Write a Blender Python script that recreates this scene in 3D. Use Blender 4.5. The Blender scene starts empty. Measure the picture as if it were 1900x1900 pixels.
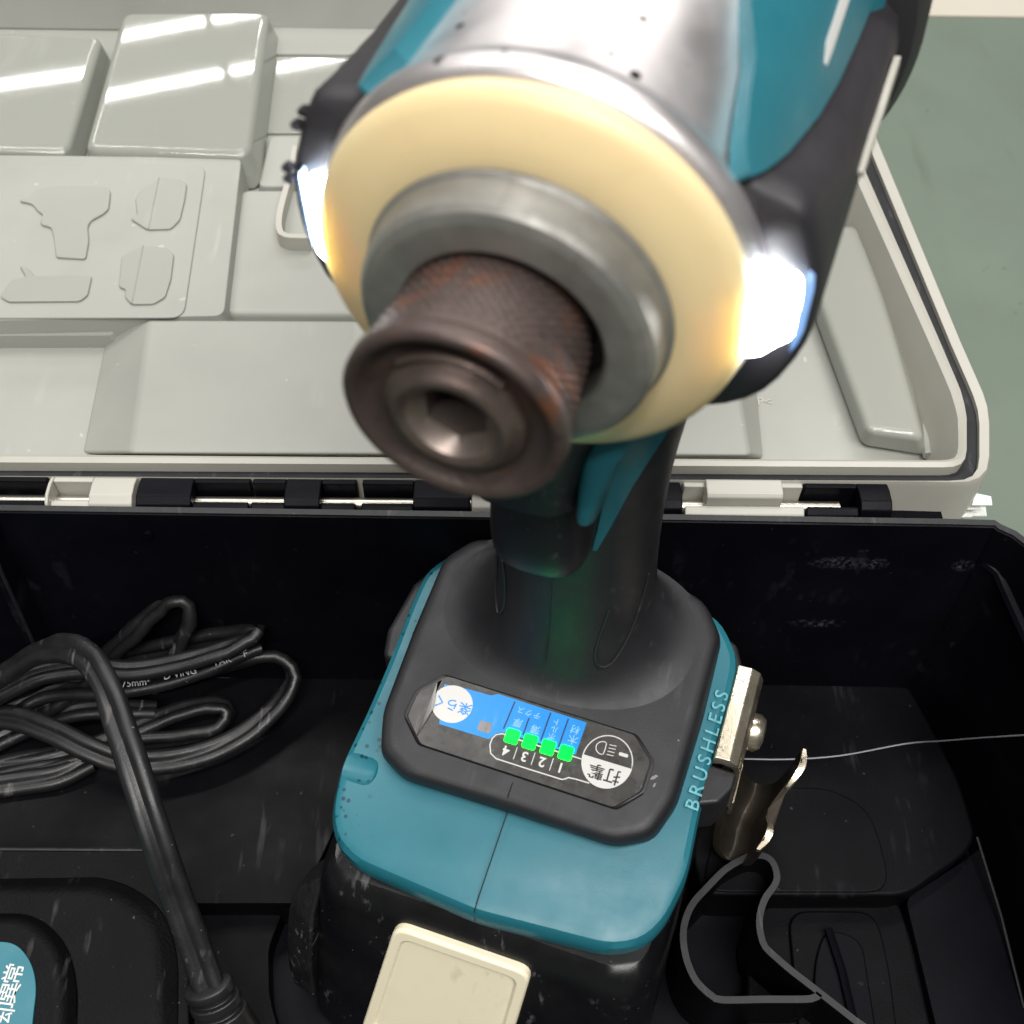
import bpy, bmesh, math, random
from mathutils import Vector, Matrix, Euler
random.seed(7)
SC = bpy.context.scene
COL = SC.collection
S = 0.001                                    # everything below is written in millimetres

# ------------------------------------------------------------------ camera
F_PX, CX, CY = 2200.0, 950.0, 950.0          # photo pixels (1900 x 1900)
M = ((0.999879553320758, 0.007877468043502178, 0.013372522137027519),
     (-0.001315332966580847, -0.8155064392801252, 0.5787465052955727),
     (0.015464435012916401, -0.5786943865201001, -0.8153978527442026))
CAM_Z = 307.0
cd = bpy.data.cameras.new('camera')
cd.sensor_width = 36.0
cd.lens = 36.0 * F_PX / 1900.0
cd.clip_start, cd.clip_end = 0.01, 60.0
cd.dof.use_dof = True
cd.dof.focus_distance = 0.252
cd.dof.aperture_fstop = 27.0
cam = bpy.data.objects.new('camera', cd)
COL.objects.link(cam)
cam.matrix_world = Matrix(((M[0][0], -M[0][1], -M[0][2], 0), (M[1][0], -M[1][1], -M[1][2], 0),
                           (M[2][0], -M[2][1], -M[2][2], CAM_Z * S), (0, 0, 0, 1)))
SC.camera = cam

# ------------------------------------------------------------------ light: a workshop with rows of fluorescent tubes
w = bpy.data.worlds.new('World')
SC.world = w
w.use_nodes = True
w.node_tree.nodes['Background'].inputs['Color'].default_value = (0.95, 0.95, 0.93, 1)
w.node_tree.nodes['Background'].inputs['Strength'].default_value = 0.11

def tube_lamp(x, y, z, ang, length, power):
    l = bpy.data.lights.new('fluorescent_tube', 'AREA')
    l.shape = 'RECTANGLE'
    l.size, l.size_y = length, 0.024
    l.energy = power
    l.color = (1.0, 0.975, 0.945)
    o = bpy.data.objects.new('fluorescent_tube', l)
    COL.objects.link(o)
    o.location = (x, y, z)
    o.rotation_euler = (0, 0, math.radians(ang))
TUBES = [(-1.45, 3.18, 2.2, 20, 1.17, 13), (-0.32, 3.59, 2.2, 20, 1.17, 13),
         (-1.55, 3.47, 2.2, 20, 1.17, 13), (-0.42, 3.88, 2.2, 20, 1.17, 13),
         (-1.1, 0.75, 2.2, 20, 1.17, 21), (0.05, 1.17, 2.2, 20, 1.17, 21),
         (0.95, 1.80, 2.2, 20, 1.17, 20), (0.3, -0.35, 2.2, 20, 1.17, 30),
         (-0.5, -1.2, 2.2, 20, 1.17, 34), (0.7, -0.8, 2.2, 20, 1.17, 34)]
for t in TUBES:
    tube_lamp(*t)
SC.view_settings.view_transform = 'Standard'
SC.view_settings.look = 'None'
SC.view_settings.exposure = -0.28
SC.view_settings.gamma = 1.0

# ------------------------------------------------------------------ measuring helpers (a photo pixel met with a plane of the place)
def ray(px, py):
    d = ((px - CX) / F_PX, (py - CY) / F_PX, 1.0)
    return Vector([sum(M[r][k] * d[k] for k in range(3)) for r in range(3)])
def W(px, py, z):
    d = ray(px, py)
    return Vector((0, 0, CAM_Z)) + d * ((z - CAM_Z) / d.z)
def WX(px, py, x):
    d = ray(px, py)
    return Vector((0, 0, CAM_Z)) + d * (x / d.x)

# ------------------------------------------------------------------ object helpers
def put(o, parent=None, label=None, cat=None, group=None, kind=None):
    COL.objects.link(o)
    if parent: o.parent = parent
    for k, v in (('label', label), ('category', cat), ('group', group), ('kind', kind)):
        if v: o[k] = v
    return o
def thing(name, label, cat, loc=(0, 0, 0), rot=None):
    o = bpy.data.objects.new(name, None)
    o.empty_display_size = 0.01
    o.location = Vector(loc) * S
    if rot: o.rotation_euler = rot
    return put(o, None, label, cat)
def mesh(name, verts, faces, mat, parent=None, bevel=0, seg=3, smooth=True, ang=35, sub=0, solid=0, **kw):
    me = bpy.data.meshes.new(name)
    me.from_pydata([Vector(v) * S for v in verts], [], faces)
    bm = bmesh.new(); bm.from_mesh(me)
    bmesh.ops.recalc_face_normals(bm, faces=bm.faces)
    bm.to_mesh(me); bm.free()
    me.materials.append(mat)
    if smooth:
        me.shade_smooth()
        if not bevel and not sub: me.set_sharp_from_angle(angle=math.radians(ang))
    o = bpy.data.objects.new(name, me)
    if solid:
        m = o.modifiers.new('solid', 'SOLIDIFY'); m.thickness = solid * S; m.offset = -1
    if bevel:
        m = o.modifiers.new('bevel', 'BEVEL'); m.width = bevel * S; m.segments = seg
        m.limit_method = 'ANGLE'; m.angle_limit = math.radians(28); m.harden_normals = True
        m.use_clamp_overlap = True
    if sub:
        m = o.modifiers.new('sub', 'SUBSURF'); m.levels = m.render_levels = sub
    return put(o, parent, **kw)
def loft(rings, closed=True, cap0=True, cap1=True):
    n = len(rings[0]); v = [p for r in rings for p in r]; f = []
    for i in range(len(rings) - 1):
        for j in range(n if closed else n - 1):
            k = (j + 1) % n
            f.append((i * n + j, i * n + k, (i + 1) * n + k, (i + 1) * n + j))
    if cap0: f.append(tuple(range(n)))
    if cap1: f.append(tuple(range((len(rings) - 1) * n, len(rings) * n)))
    return v, f
def join(*parts):
    V, Fc = [], []
    for v, f in parts:
        b = len(V); V += list(v); Fc += [tuple(b + i for i in q) for q in f]
    return V, Fc
def box(x0, x1, y0, y1, z0, z1):
    return loft([[(x0, y0, z), (x1, y0, z), (x1, y1, z), (x0, y1, z)] for z in (z0, z1)])
def rounded(pts, r, seg=5):
    """round the corners of a 2-D polygon; r a number or one per corner"""
    out = []; n = len(pts)
    for i in range(n):
        p0, p, p1 = Vector(pts[i - 1][:2]), Vector(pts[i][:2]), Vector(pts[(i + 1) % n][:2])
        rr = r[i] if isinstance(r, (list, tuple)) else r
        a, b = p0 - p, p1 - p
        t = min(rr, a.length * .48, b.length * .48)
        if t < 1e-3: out.append(p); continue
        A, B = p + a.normalized() * t, p + b.normalized() * t
        for k in range(seg + 1):
            u = k / seg
            out.append(A * (1 - u) ** 2 + p * 2 * u * (1 - u) + B * u * u)
    return out
def prism(pts2, z0, z1, grow=0):
    c = sum((Vector(p) for p in pts2), Vector((0, 0))) / len(pts2)
    def g(p):
        d = Vector(p) - c
        return Vector(p) + d.normalized() * grow if grow else Vector(p)
    zt = z1 if callable(z1) else (lambda x, y: z1)
    return loft([[(g(p).x, g(p).y, z0) for p in pts2], [(p[0], p[1], zt(p[0], p[1])) for p in pts2]])
def lathe_y(prof, n=96, xc=0., zc=0., closed=False):
    rings = [[(xc + r * math.sin(2 * math.pi * k / n), y, zc + r * math.cos(2 * math.pi * k / n)) for k in range(n)] for y, r in prof]
    v, f = loft(rings, True, False, False)
    if closed:
        m = len(prof)
        f += [((m - 1) * n + j, (m - 1) * n + (j + 1) % n, (j + 1) % n, j) for j in range(n)]
    return v, f
def spline(pts, step=3.0):
    P = [Vector(p) for p in pts]; out = []
    for i in range(len(P) - 1):
        a = P[i - 1] if i else P[0] * 2 - P[1]
        b, c = P[i], P[i + 1]
        d = P[i + 2] if i + 2 < len(P) else c * 2 - b
        n = max(2, int((c - b).length / step))
        for k in range(n):
            t = k / n
            out.append(.5 * ((2 * b) + (c - a) * t + (2 * a - 5 * b + 4 * c - d) * t * t + (3 * b - a - 3 * c + d) * t ** 3))
    out.append(P[-1]); return out
def tube(path, r, n=10, caps=True):
    rings = []; up = None
    for i, p in enumerate(path):
        t = (path[min(i + 1, len(path) - 1)] - path[max(i - 1, 0)]).normalized()
        if up is None: up = Vector((0, 0, 1)) if abs(t.z) < .9 else Vector((1, 0, 0))
        up = (up - t * up.dot(t)).normalized(); s = t.cross(up)
        rr = r(i / (len(path) - 1)) if callable(r) else r
        rings.append([p + up * rr * math.cos(2 * math.pi * k / n) + s * rr * math.sin(2 * math.pi * k / n) for k in range(n)])
    return loft(rings, True, caps, caps)
def text(name, body, size, mat, parent, mtx, extrude=0.0, align='CENTER', bold=0.0, space=1.0, **kw):
    c = bpy.data.curves.new(name, 'FONT')
    c.body = body; c.size = size * S; c.align_x = align; c.align_y = 'CENTER'
    c.extrude = extrude * S; c.space_character = space; c.offset = bold * S; c.resolution_u = 3
    o = bpy.data.objects.new(name, c); COL.objects.link(o)
    bpy.context.view_layer.update()
    me = bpy.data.meshes.new_from_object(o.evaluated_get(bpy.context.evaluated_depsgraph_get()))
    bpy.data.objects.remove(o); bpy.data.curves.remove(c)
    mt = mtx.copy(); mt.translation = mt.translation * S
    me.transform(mt); me.materials.clear(); me.materials.append(mat); me.name = name
    return put(bpy.data.objects.new(name, me), parent, **kw)

# ------------------------------------------------------------------ materials
def mat(name, color, rough=.5, metal=0., bump=0., bscale=900., var=0., vscale=60., scratch=0., scol=(.45, .45, .43), sscale=220., rvar=0.,
        coat=0., sss=0., spec=.5, srad=(1.0, .7, .35), sscl=.003, extra=None):
    m = bpy.data.materials.new(name); m.use_nodes = True
    nt = m.node_tree; N, L = nt.nodes, nt.links
    b = N['Principled BSDF']
    tc = N.new('ShaderNodeTexCoord')
    b.inputs['Roughness'].default_value = rough
    b.inputs['Metallic'].default_value = metal
    b.inputs['Specular IOR Level'].default_value = spec
    b.inputs['Coat Weight'].default_value = coat
    b.inputs['Coat Roughness'].default_value = .12
    if sss:
        b.inputs['Subsurface Weight'].default_value = sss
        b.inputs['Subsurface Radius'].default_value = srad
        b.inputs['Subsurface Scale'].default_value = sscl
    col = N.new('ShaderNodeRGB'); col.outputs[0].default_value = (*color, 1); out = col.outputs[0]
    def noise(scale, detail=4, rgh=.55):
        n = N.new('ShaderNodeTexNoise'); n.inputs['Scale'].default_value = scale
        n.inputs['Detail'].default_value = detail; n.inputs['Roughness'].default_value = rgh
        L.new(tc.outputs['Object'], n.inputs['Vector']); return n
    def ramp(src, a, c):
        r = N.new('ShaderNodeMapRange'); r.inputs['From Min'].default_value = a; r.inputs['From Max'].default_value = c
        L.new(src, r.inputs['Value']); return r.outputs['Result']
    def mix(fac, A, B):
        x = N.new('ShaderNodeMix'); x.data_type = 'RGBA'
        L.new(fac, x.inputs['Factor']); L.new(A, x.inputs['A'])
        if isinstance(B, tuple): x.inputs['B'].default_value = (*B, 1)
        else: L.new(B, x.inputs['B'])
        return x.outputs['Result']
    def mul(a, f):
        x = N.new('ShaderNodeMath'); x.operation = 'MULTIPLY'; L.new(a, x.inputs[0])
        if isinstance(f, (int, float)): x.inputs[1].default_value = f
        else: L.new(f, x.inputs[1])
        return x.outputs[0]
    if var:
        n = noise(vscale, 6)
        out = mix(mul(ramp(n.outputs['Fac'], .38, .72), var), out, tuple(min(1, c * 1.7 + .004) for c in color))
        n2 = noise(vscale * 3.1, 5)
        out = mix(mul(ramp(n2.outputs['Fac'], .5, .8), var), out, tuple(c * .55 for c in color))
    if scratch:
        # scuffs: stretched noise, present only in patches
        mp = N.new('ShaderNodeMapping'); mp.inputs['Scale'].default_value = (1, .16, .5); mp.inputs['Rotation'].default_value = (.3, .4, .7)
        L.new(tc.outputs['Object'], mp.inputs['Vector'])
        n = N.new('ShaderNodeTexNoise'); n.inputs['Scale'].default_value = sscale * 3; n.inputs['Detail'].default_value = 3
        L.new(mp.outputs['Vector'], n.inputs['Vector'])
        pn = noise(sscale * .35, 3)
        f = mul(mul(ramp(n.outputs['Fac'], .58, .70), ramp(pn.outputs['Fac'], .52, .70)), scratch)
        out = mix(f, out, scol)
        dn = noise(sscale * 5, 2)
        out = mix(mul(ramp(dn.outputs['Fac'], .735, .76), scratch * .9), out, scol)
    if rvar:
        n = noise(vscale * 1.7, 5)
        r = N.new('ShaderNodeMapRange'); r.inputs['From Min'].default_value = .3; r.inputs['From Max'].default_value = .7
        r.inputs['To Min'].default_value = max(.03, rough - rvar); r.inputs['To Max'].default_value = min(1, rough + rvar)
        L.new(n.outputs['Fac'], r.inputs['Value']); L.new(r.outputs['Result'], b.inputs['Roughness'])
    if bump:
        n = noise(bscale, 3)
        bp = N.new('ShaderNodeBump'); bp.inputs['Strength'].default_value = bump; bp.inputs['Distance'].default_value = .0004
        L.new(n.outputs['Fac'], bp.inputs['Height']); L.new(bp.outputs['Normal'], b.inputs['Normal'])
    if extra: out = extra(N, L, tc, out, mix, mul, ramp, noise, b)
    L.new(out, b.inputs['Base Color'])
    return m
def emit(name, color, strength, base=(.02, .02, .02)):
    m = bpy.data.materials.new(name); m.use_nodes = True
    b = m.node_tree.nodes['Principled BSDF']
    b.inputs['Base Color'].default_value = (*base, 1)
    b.inputs['Emission Color'].default_value = (*color, 1); b.inputs['Emission Strength'].default_value = strength
    b.inputs['Roughness'].default_value = .2
    return m

def teal_specks(N, L, tc, out, mix, mul, ramp, noise, b):
    v = N.new('ShaderNodeTexVoronoi'); v.inputs['Scale'].default_value = 430
    L.new(tc.outputs['Object'], v.inputs['Vector'])
    sx = N.new('ShaderNodeSeparateXYZ'); L.new(tc.outputs['Object'], sx.inputs[0])
    dot = ramp(v.outputs['Distance'], .24, .17)
    zone = ramp(sx.outputs['X'], -.028, -.0335)
    pn = noise(150, 2)
    return mix(mul(mul(dot, zone), mul(ramp(pn.outputs['Fac'], .36, .42), .9)), out, (.006, .03, .05))
def smudges(N, L, tc, out, mix, mul, ramp, noise, b):
    for px, py, rx_, rz_ in ((1560, 1026, 7.5, 2.2), (1622, 1028, 3.0, 2.0), (1520, 1166, 7.0, 1.6), (1790, 1060, 2.5, 2.0)):
        z = 84 if py < 1100 else 62
        p = W(px, py, z) - Vector((0, 147, -6))
        mp = N.new('ShaderNodeMapping'); mp.vector_type = 'POINT'
        mp.inputs['Location'].default_value = (-p.x / rx_, -p.y / 14, -p.z / rz_); mp.inputs['Scale'].default_value = (1000 / rx_, 1000 / 14, 1000 / rz_)
        L.new(tc.outputs['Object'], mp.inputs['Vector'])
        d = N.new('ShaderNodeVectorMath'); d.operation = 'LENGTH'; L.new(mp.outputs['Vector'], d.inputs[0])
        n = noise(900, 5, .7)
        f = mul(ramp(d.outputs['Value'], 1.15, .2), ramp(n.outputs['Fac'], .46, .66))
        out = mix(mul(f, .8), out, (.10, .10, .12))
    return out
def grime(N, L, tc, out, mix, mul, ramp, noise, b):
    v = N.new('ShaderNodeTexVoronoi'); v.inputs['Scale'].default_value = 260
    L.new(tc.outputs['Object'], v.inputs['Vector'])
    pn = noise(95, 2)
    return mix(mul(ramp(v.outputs['Distance'], .24, .17), ramp(pn.outputs['Fac'], .56, .60)), out, (.03, .022, .02))
def rust(N, L, tc, out, mix, mul, ramp, noise, b):
    n = noise(130, 6, .65)
    out = mix(mul(ramp(n.outputs['Fac'], .54, .68), .7), out, (.20, .066, .026))
    n2 = noise(420, 4)
    out = mix(mul(ramp(n2.outputs['Fac'], .55, .75), .5), out, (.035, .028, .027))
    return out
MT = {}
MT['teal'] = mat('teal_plastic', (.014, .142, .185), .44, bump=.06, bscale=2600, var=.10, vscale=70, rvar=.08, scratch=.10, scol=(.12, .34, .40), extra=teal_specks)
MT['wornlitteal'] = mat('worn_lit_teal_lettering', (.11, .34, .39), .30, var=.9, vscale=700, scratch=.9, scol=(.5, .6, .6), sscale=420)  # paler teal holds both the wear and the highlights of the raised letters
MT['rubber'] = mat('black_rubber', (.0140, .0140, .0165), .52, bump=.14, bscale=3800, var=.3, vscale=55, scratch=.20, scol=(.16, .16, .16), rvar=.1)
MT['grip'] = mat('grip_rubber', (.0135, .0135, .016), .43, bump=.10, bscale=3800, var=.3, vscale=55, scratch=.15, scol=(.14, .14, .14), rvar=.06)
MT['guard'] = mat('guard_rubber', (.021, .019, .023), .55, bump=.12, bscale=3000, var=.3, vscale=80, scratch=.12, scol=(.12, .11, .11))
MT['battery'] = mat('battery_plastic', (.0036, .0036, .0046), .34, bump=.10, bscale=3200, var=.3, vscale=60, scratch=.55, scol=(.24, .24, .25), sscale=170, rvar=.1)
MT['latch'] = mat('worn_glossy_latch', (.010, .010, .011), .16, bump=.5, bscale=420, var=.6, vscale=160, scratch=.9, scol=(.30, .30, .28), sscale=220)
MT['trigger'] = mat('trigger_plastic', (.0075, .0065, .009), .46, bump=.08, bscale=2500, var=.3, vscale=90, scratch=.15)
MT['case'] = mat('black_case_plastic', (.0024, .0024, .0044), .45, bump=.12, bscale=2600, var=.4, vscale=34, scratch=.10, scol=(.11, .11, .12), sscale=90, rvar=.1, spec=.08, extra=smudges)
MT['shelf'] = mat('tray_shelf_plastic', (.0022, .0022, .0032), .46, bump=.16, bscale=2600, var=.4, vscale=38, scratch=.30, scol=(.13, .13, .14), sscale=110, rvar=.12, spec=.08)
MT['charger'] = mat('charger_plastic', (.0030, .0030, .0034), .46, bump=.35, bscale=1500, var=.3, vscale=70, scratch=.3, scol=(.3, .3, .28), sscale=150, spec=.08)
MT['lid'] = mat('grey_lid_plastic', (.305, .312, .282), .44, bump=.03, bscale=1500, var=.20, vscale=11, scratch=.40, scol=(.60, .61, .57), sscale=60, rvar=.09, spec=.4)
MT['picture'] = mat('polished_picture_plastic', (.288, .296, .264), .30, var=.1, vscale=20, scratch=.2, scol=(.5, .5, .46), sscale=60)
MT['gloss'] = mat('glossy_lid_plastic', (.29, .30, .265), .028, var=.05, vscale=14, scratch=.10, scol=(.6, .6, .55), sscale=60)
MT['cream'] = mat('cream_lip_plastic', (.42, .41, .36), .42, bump=.05, bscale=1500, var=.08, vscale=40, scratch=.1, scol=(.4, .36, .28))
MT['edge'] = mat('scuffed_lit_black_edge', (.0075, .0075, .009), .5, var=.8, vscale=260, scratch=.5, scol=(.16, .16, .16), sscale=300)  # paler than the case: edge highlights and scuffing both put into colour
MT['gasket'] = mat('gasket_foam', (.016, .016, .018), .85, bump=.5, bscale=3000, var=.4, vscale=120, scratch=.4, scol=(.2, .2, .2), sscale=260)
MT['button'] = mat('ivory_button', (.86, .79, .58), .40, bump=.04, bscale=1800, var=.05, vscale=60, scratch=.35, scol=(.36, .30, .17), sscale=120)
MT['bumper'] = mat('amber_bumper', (.86, .675, .375), .38, bump=.06, bscale=900, var=.09, vscale=60, sss=.22, scratch=.4, scol=(.62, .46, .22), sscale=150, srad=(1.0, .97, .88), sscl=.006)
MT['steel'] = mat('hammer_case_alloy', (.84, .80, .80), .40, metal=.92, bump=.05, bscale=700, var=.12, vscale=45, rvar=.1, scratch=.12, scol=(.3, .25, .22), sscale=120, extra=grime)
MT['zinc'] = mat('zinc_washer', (.25, .245, .225), .46, metal=.55, bump=.06, bscale=900, var=.35, vscale=120, rvar=.14, scratch=.4, scol=(.10, .08, .07), sscale=160)
MT['sleeve'] = mat('rusty_sleeve_steel', (.085, .062, .056), .48, metal=.5, bump=.25, bscale=1300, var=.25, vscale=110, rvar=.12, extra=rust)
MT['holder'] = mat('worn_bit_holder', (.16, .12, .105), .38, metal=.75, bump=.15, bscale=900, var=.35, vscale=160, rvar=.12)
MT['bore'] = mat('dull_bore_steel', (.25, .205, .18), .42, metal=.8, var=.5, vscale=200)
MT['darkhole'] = mat('near_black_fill', (.012, .011, .012), .5)  # near-black fill for the nose recess, pad seam and dark print
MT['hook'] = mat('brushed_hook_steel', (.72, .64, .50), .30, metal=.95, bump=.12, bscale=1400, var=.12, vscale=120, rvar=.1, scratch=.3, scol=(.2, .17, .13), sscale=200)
MT['armsteel'] = mat('dull_hook_steel', (.055, .046, .036), .42, metal=.7, bump=.1, bscale=1400, var=.3, vscale=120, rvar=.1, scratch=.3, scol=(.08, .07, .06), sscale=200)
MT['pin'] = mat('hinge_pin_steel', (.55, .52, .45), .34, metal=.95, var=.1, vscale=150, scratch=.3, scol=(.35, .16, .06), sscale=120)
MT['cord'] = mat('cord_rubber', (.0080, .0080, .0090), .44, bump=.12, bscale=2400, var=.5, vscale=110, scratch=.8, scol=(.17, .165, .16), sscale=200, rvar=.1)
MT['bench'] = mat('green_bench_top', (.112, .145, .112), .55, bump=.06, bscale=500, var=.22, vscale=9, scratch=.5, scol=(.05, .06, .045), sscale=22, rvar=.1)
MT['paper'] = mat('pale_board', (.50, .46, .39), .6, var=.05, vscale=20)
MT['floor'] = mat('grey_floor', (.36, .35, .32), .7, var=.1, vscale=4)
MT['white'] = mat('white_print', (.60, .60, .58), .45)
MT['blue'] = mat('blue_print', (.010, .25, .70), .35, scratch=.15, scol=(.3, .5, .8), sscale=300)
MT['navy'] = mat('navy_print', (.008, .02, .09), .4)
MT['panel'] = mat('panel_window', (.050, .048, .045), .25, var=.9, vscale=160, scratch=.45, scol=(.2, .19, .17), sscale=160, rvar=.1)
MT['film'] = mat('peeling_film', (.25, .25, .235), .3)
MT['greyprint'] = mat('grey_button_print', (.22, .21, .21), .5, var=.4, vscale=500)
MT['led'] = emit('led_lens_glow', (.93, .96, 1.0), 60.0, (.8, .85, .9))
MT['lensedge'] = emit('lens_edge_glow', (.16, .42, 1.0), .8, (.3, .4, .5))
MT['green'] = emit('green_indicator_glow', (.0, 1.0, .01), 11.0, (.0, .2, .03))
MT['thread'] = mat('pale_thread', (.32, .33, .36), .5)
MT['scrap'] = mat('clear_plastic_scrap', (.8, .82, .78), .12, spec=.8)

# ================================================================== setting
def struct(name, v, f, m):
    return mesh(name, v, f, m, smooth=False, kind='structure')
yb = W(1800, 34, -6).y
struct('workbench', *join(box(-1400, 1400, -700, yb, -40, -6)), MT['bench'])
struct('pale_board', *box(-1400, 1400, yb + .6, yb + 900, -40, -5.2), MT['paper'])

# ================================================================== tool case
case = thing('tool_case', 'open black tool case with grey lid lying back on the green bench', 'tool case', (0, 147, -6))
CO = Vector((0, 147, -6))
def cm(name, vf, m, parent=case, **kw):           # a mesh given in world mm, stored in the case's own frame
    return mesh(name, [Vector(p) - CO for p in vf[0]], vf[1], m, parent, **kw)

# ---- base: a thin wall round the tray, rim at z 97
def band(outer, inner, zt, zb, zb_in=None):
    """a wall between two matched open paths"""
    zi = zb if zb_in is None else zb_in
    rings = []
    for o, i in zip(outer, inner):
        rings.append([(o.x, o.y, zb), (o.x, o.y, zt), (i.x, i.y, zt), (i.x, i.y, zi)])
    return loft(rings)
def offs(path, d):
    out = []
    for i, p in enumerate(path):
        t = path[min(i + 1, len(path) - 1)] - path[max(i - 1, 0)]
        n = Vector((-t.y, t.x)).normalized()
        out.append(Vector((p.x + n.x * d, p.y + n.y * d)))
    return out
rim = [Vector(p) for p in ((-270, 148.6), (-150, 148.3), (-50, 147.6), (40, 146.9), (98, 146.3))]
rim += [Vector((98, 146.3)) .lerp(Vector((112.5, 146)), u) * 1 for u in (.4, .7)]
rim += [Vector(p) for p in ((108.6, 145.3), (111.4, 143.6), (113.4, 141.2), (115.0, 137.5), (117, 130), (120, 112), (122.5, 85), (124, 50), (125, 0), (125, -120))]
low = []
for p in rim:                                     # foot of the drafted wall
    low.append(Vector((p.x * .975 if p.x > 90 else p.x, p.y - (8.5 if p.x < 105 else 8.5 * max(0, (p.y - 100) / 45)))))
rim_out = offs(rim, 1.9)
rings = []
for o, i, l in zip(rim_out, rim, low):
    rings.append([(o.x, o.y, -6), (o.x, o.y, 96.2), (o.x * .4 + i.x * .6, o.y * .4 + i.y * .6, 97), (i.x, i.y, 96.6), (l.x, l.y, 30), (l.x, l.y, -6)])
tray = cm('tray', loft(rings, True), MT['case'], bevel=0, ang=40)
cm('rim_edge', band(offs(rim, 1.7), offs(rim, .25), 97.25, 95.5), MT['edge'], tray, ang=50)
# tray floor and shelves
def poly_px(pts, z, r=0, seg=5):
    q = [W(a, b, z) for a, b in pts]
    return rounded([(p.x, p.y) for p in q], r, seg)
def block(name, pts, zt, zb, r=3, grow=0, m=None, parent=None, bevel=1.2, seg=3, **kw):
    v, f = prism(poly_px(pts, zt, r), zb, zt, grow)
    return cm(name, (v, f), m or MT['lid'], parent, bevel=bevel, seg=seg, **kw)
cm('tray_floor', box(-268, 122, -118, 141.5, -5, 20.2), MT['case'], tray)
block('shelf', [(1235, 1256), (1660, 1258), (1690, 1275), (1742, 1371), (1782, 1450), (1813, 1553), (1788, 1588), (1682, 1662), (1435, 1663), (1300, 1660)], 36, 2, 4, 0, MT['shelf'], tray, bevel=1.0)
block('shelf', [(-420, 1262), (745, 1256), (690, 1386), (628, 1522), (556, 1676), (-420, 1676)], 36, 2, 2, 0, MT['shelf'], tray, bevel=1.0)
block('ledge', [(1345, 1461), (1540, 1461), (1610, 1500), (1634, 1560), (1655, 1655), (1300, 1655)], 36.9, 36.0, 6, 0, MT['shelf'], tray, bevel=.4)
block('ledge', [(1440, 1672), (1668, 1672), (1700, 1760), (1750, 2000), (1380, 2000), (1390, 1700)], 27, 2, 2, 0, MT['shelf'], tray, bevel=.8)
block('ledge', [(1680, 1668), (1795, 1592), (1822, 1570), (1910, 1900), (1930, 2000), (1760, 2000)], 30, 2, 2, 0, MT['case'], tray, bevel=1.2)
block('ledge', [(360, 1681), (528, 1681), (498, 1760), (500, 1850), (540, 2000), (360, 2000)], 27, 2, 2, 0, MT['shelf'], tray, bevel=.8)
rr = poly_px([(1462, 1690), (1625, 1690), (1650, 1790), (1676, 2000), (1490, 2000)], 28.2, 5)
cm('recess_plate', prism(rr, 26.8, 28.2), MT['shelf'], tray, bevel=.5)
rr = poly_px([(1532, 1722), (1600, 1740), (1640, 2000), (1505, 2000), (1512, 1780)], 29.2, 4)
cm('recess_plate', prism(rr, 28, 29.2), MT['case'], tray, bevel=.5)
cm('rib', tube([W(1537, 1723, 30), W(1562, 1800, 30), W(1590, 1920, 30)], 1.0, 6), MT['case'], tray)
# curved thin wall round the bit pocket
loop = [(1700, 1965), (1604, 1905), (1560, 1872), (1505, 1829), (1470, 1802), (1442, 1778), (1420, 1757), (1412, 1735), (1409, 1710), (1413, 1685), (1422, 1663), (1436, 1645),
        (1442, 1628), (1438, 1608), (1430, 1595), (1418, 1588), (1403, 1587), (1387, 1590), (1347, 1612), (1308, 1651), (1288, 1673), (1276, 1695), (1269, 1720), (1268, 1745),
        (1272, 1772), (1280, 1797), (1292, 1820), (1308, 1837), (1322, 1848), (1339, 1855), (1420, 1854), (1505, 1853), (1520, 1843)]
lp = spline([W(a, b, 46) for a, b in loop], 1.5)
lp = [Vector((p.x, p.y)) for p in lp]
cm('pocket_wall', band(offs(lp, .75), offs(lp, -.75), 45.6, 2), MT['shelf'], tray, ang=50, bevel=0)
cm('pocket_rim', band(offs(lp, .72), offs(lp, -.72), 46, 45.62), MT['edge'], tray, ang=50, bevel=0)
# ridge inside the right wall, divider plate at the left
cm('rib', tube(spline([Vector(p) for p in ((109.5, 144.6, 85.5), (112.0, 142.2, 85), (113.0, 139.6, 84), (115.4, 129.3, 82.5), (118.2, 113.1, 82), (121.4, 85, 82))], 3), 1.5, 8), MT['case'], tray)
dv = [WX(a, b, -108) for a, b in ((-34, 980), (0, 1058), (42, 1150), (62, 1195))]
dv = [(p.y, min(p.z, 95.5)) for p in dv]; dv = dv + [(dv[-1][0] + 6, dv[-1][1] - 8), (147, dv[-1][1] - 12), (147, dv[0][1])]
cm('divider', loft([[(x, y, z) for y, z in dv] for x in (-108.0, -110)]), MT['case'], tray, bevel=.5)
cm('scuffed_lit_edge', tube([Vector((-107.9, y, z)) for y, z in dv[:4]], .45, 6), MT['edge'], tray)  # thin pale strips: scuffing plus the highlight along an edge, given as colour
cm('scuffed_lit_edge', tube([W(1680, 1018 + 520, 36.1), W(1813, 1553, 36.1)] if False else [W(1813, 1553, 36.2), W(1858, 1700, 33), W(1900, 1870, 30.4)], .35, 6), MT['edge'], tray)
cm('scuffed_lit_edge', tube([W(1238, 1256.5, 36.0), W(1655, 1258.5, 36.0)], .22, 6), MT['edge'], tray)
cm('scuffed_lit_edge', tube([W(0, 1257, 36.0), W(648, 1256.5, 36.0)], .22, 6), MT['edge'], tray)
cm('peg', lathe_y([(146.2, .01), (146.2, 1.1), (148, 1.1)], 12, W(275, 968, 92).x, 90.5), MT['case'], tray)

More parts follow.
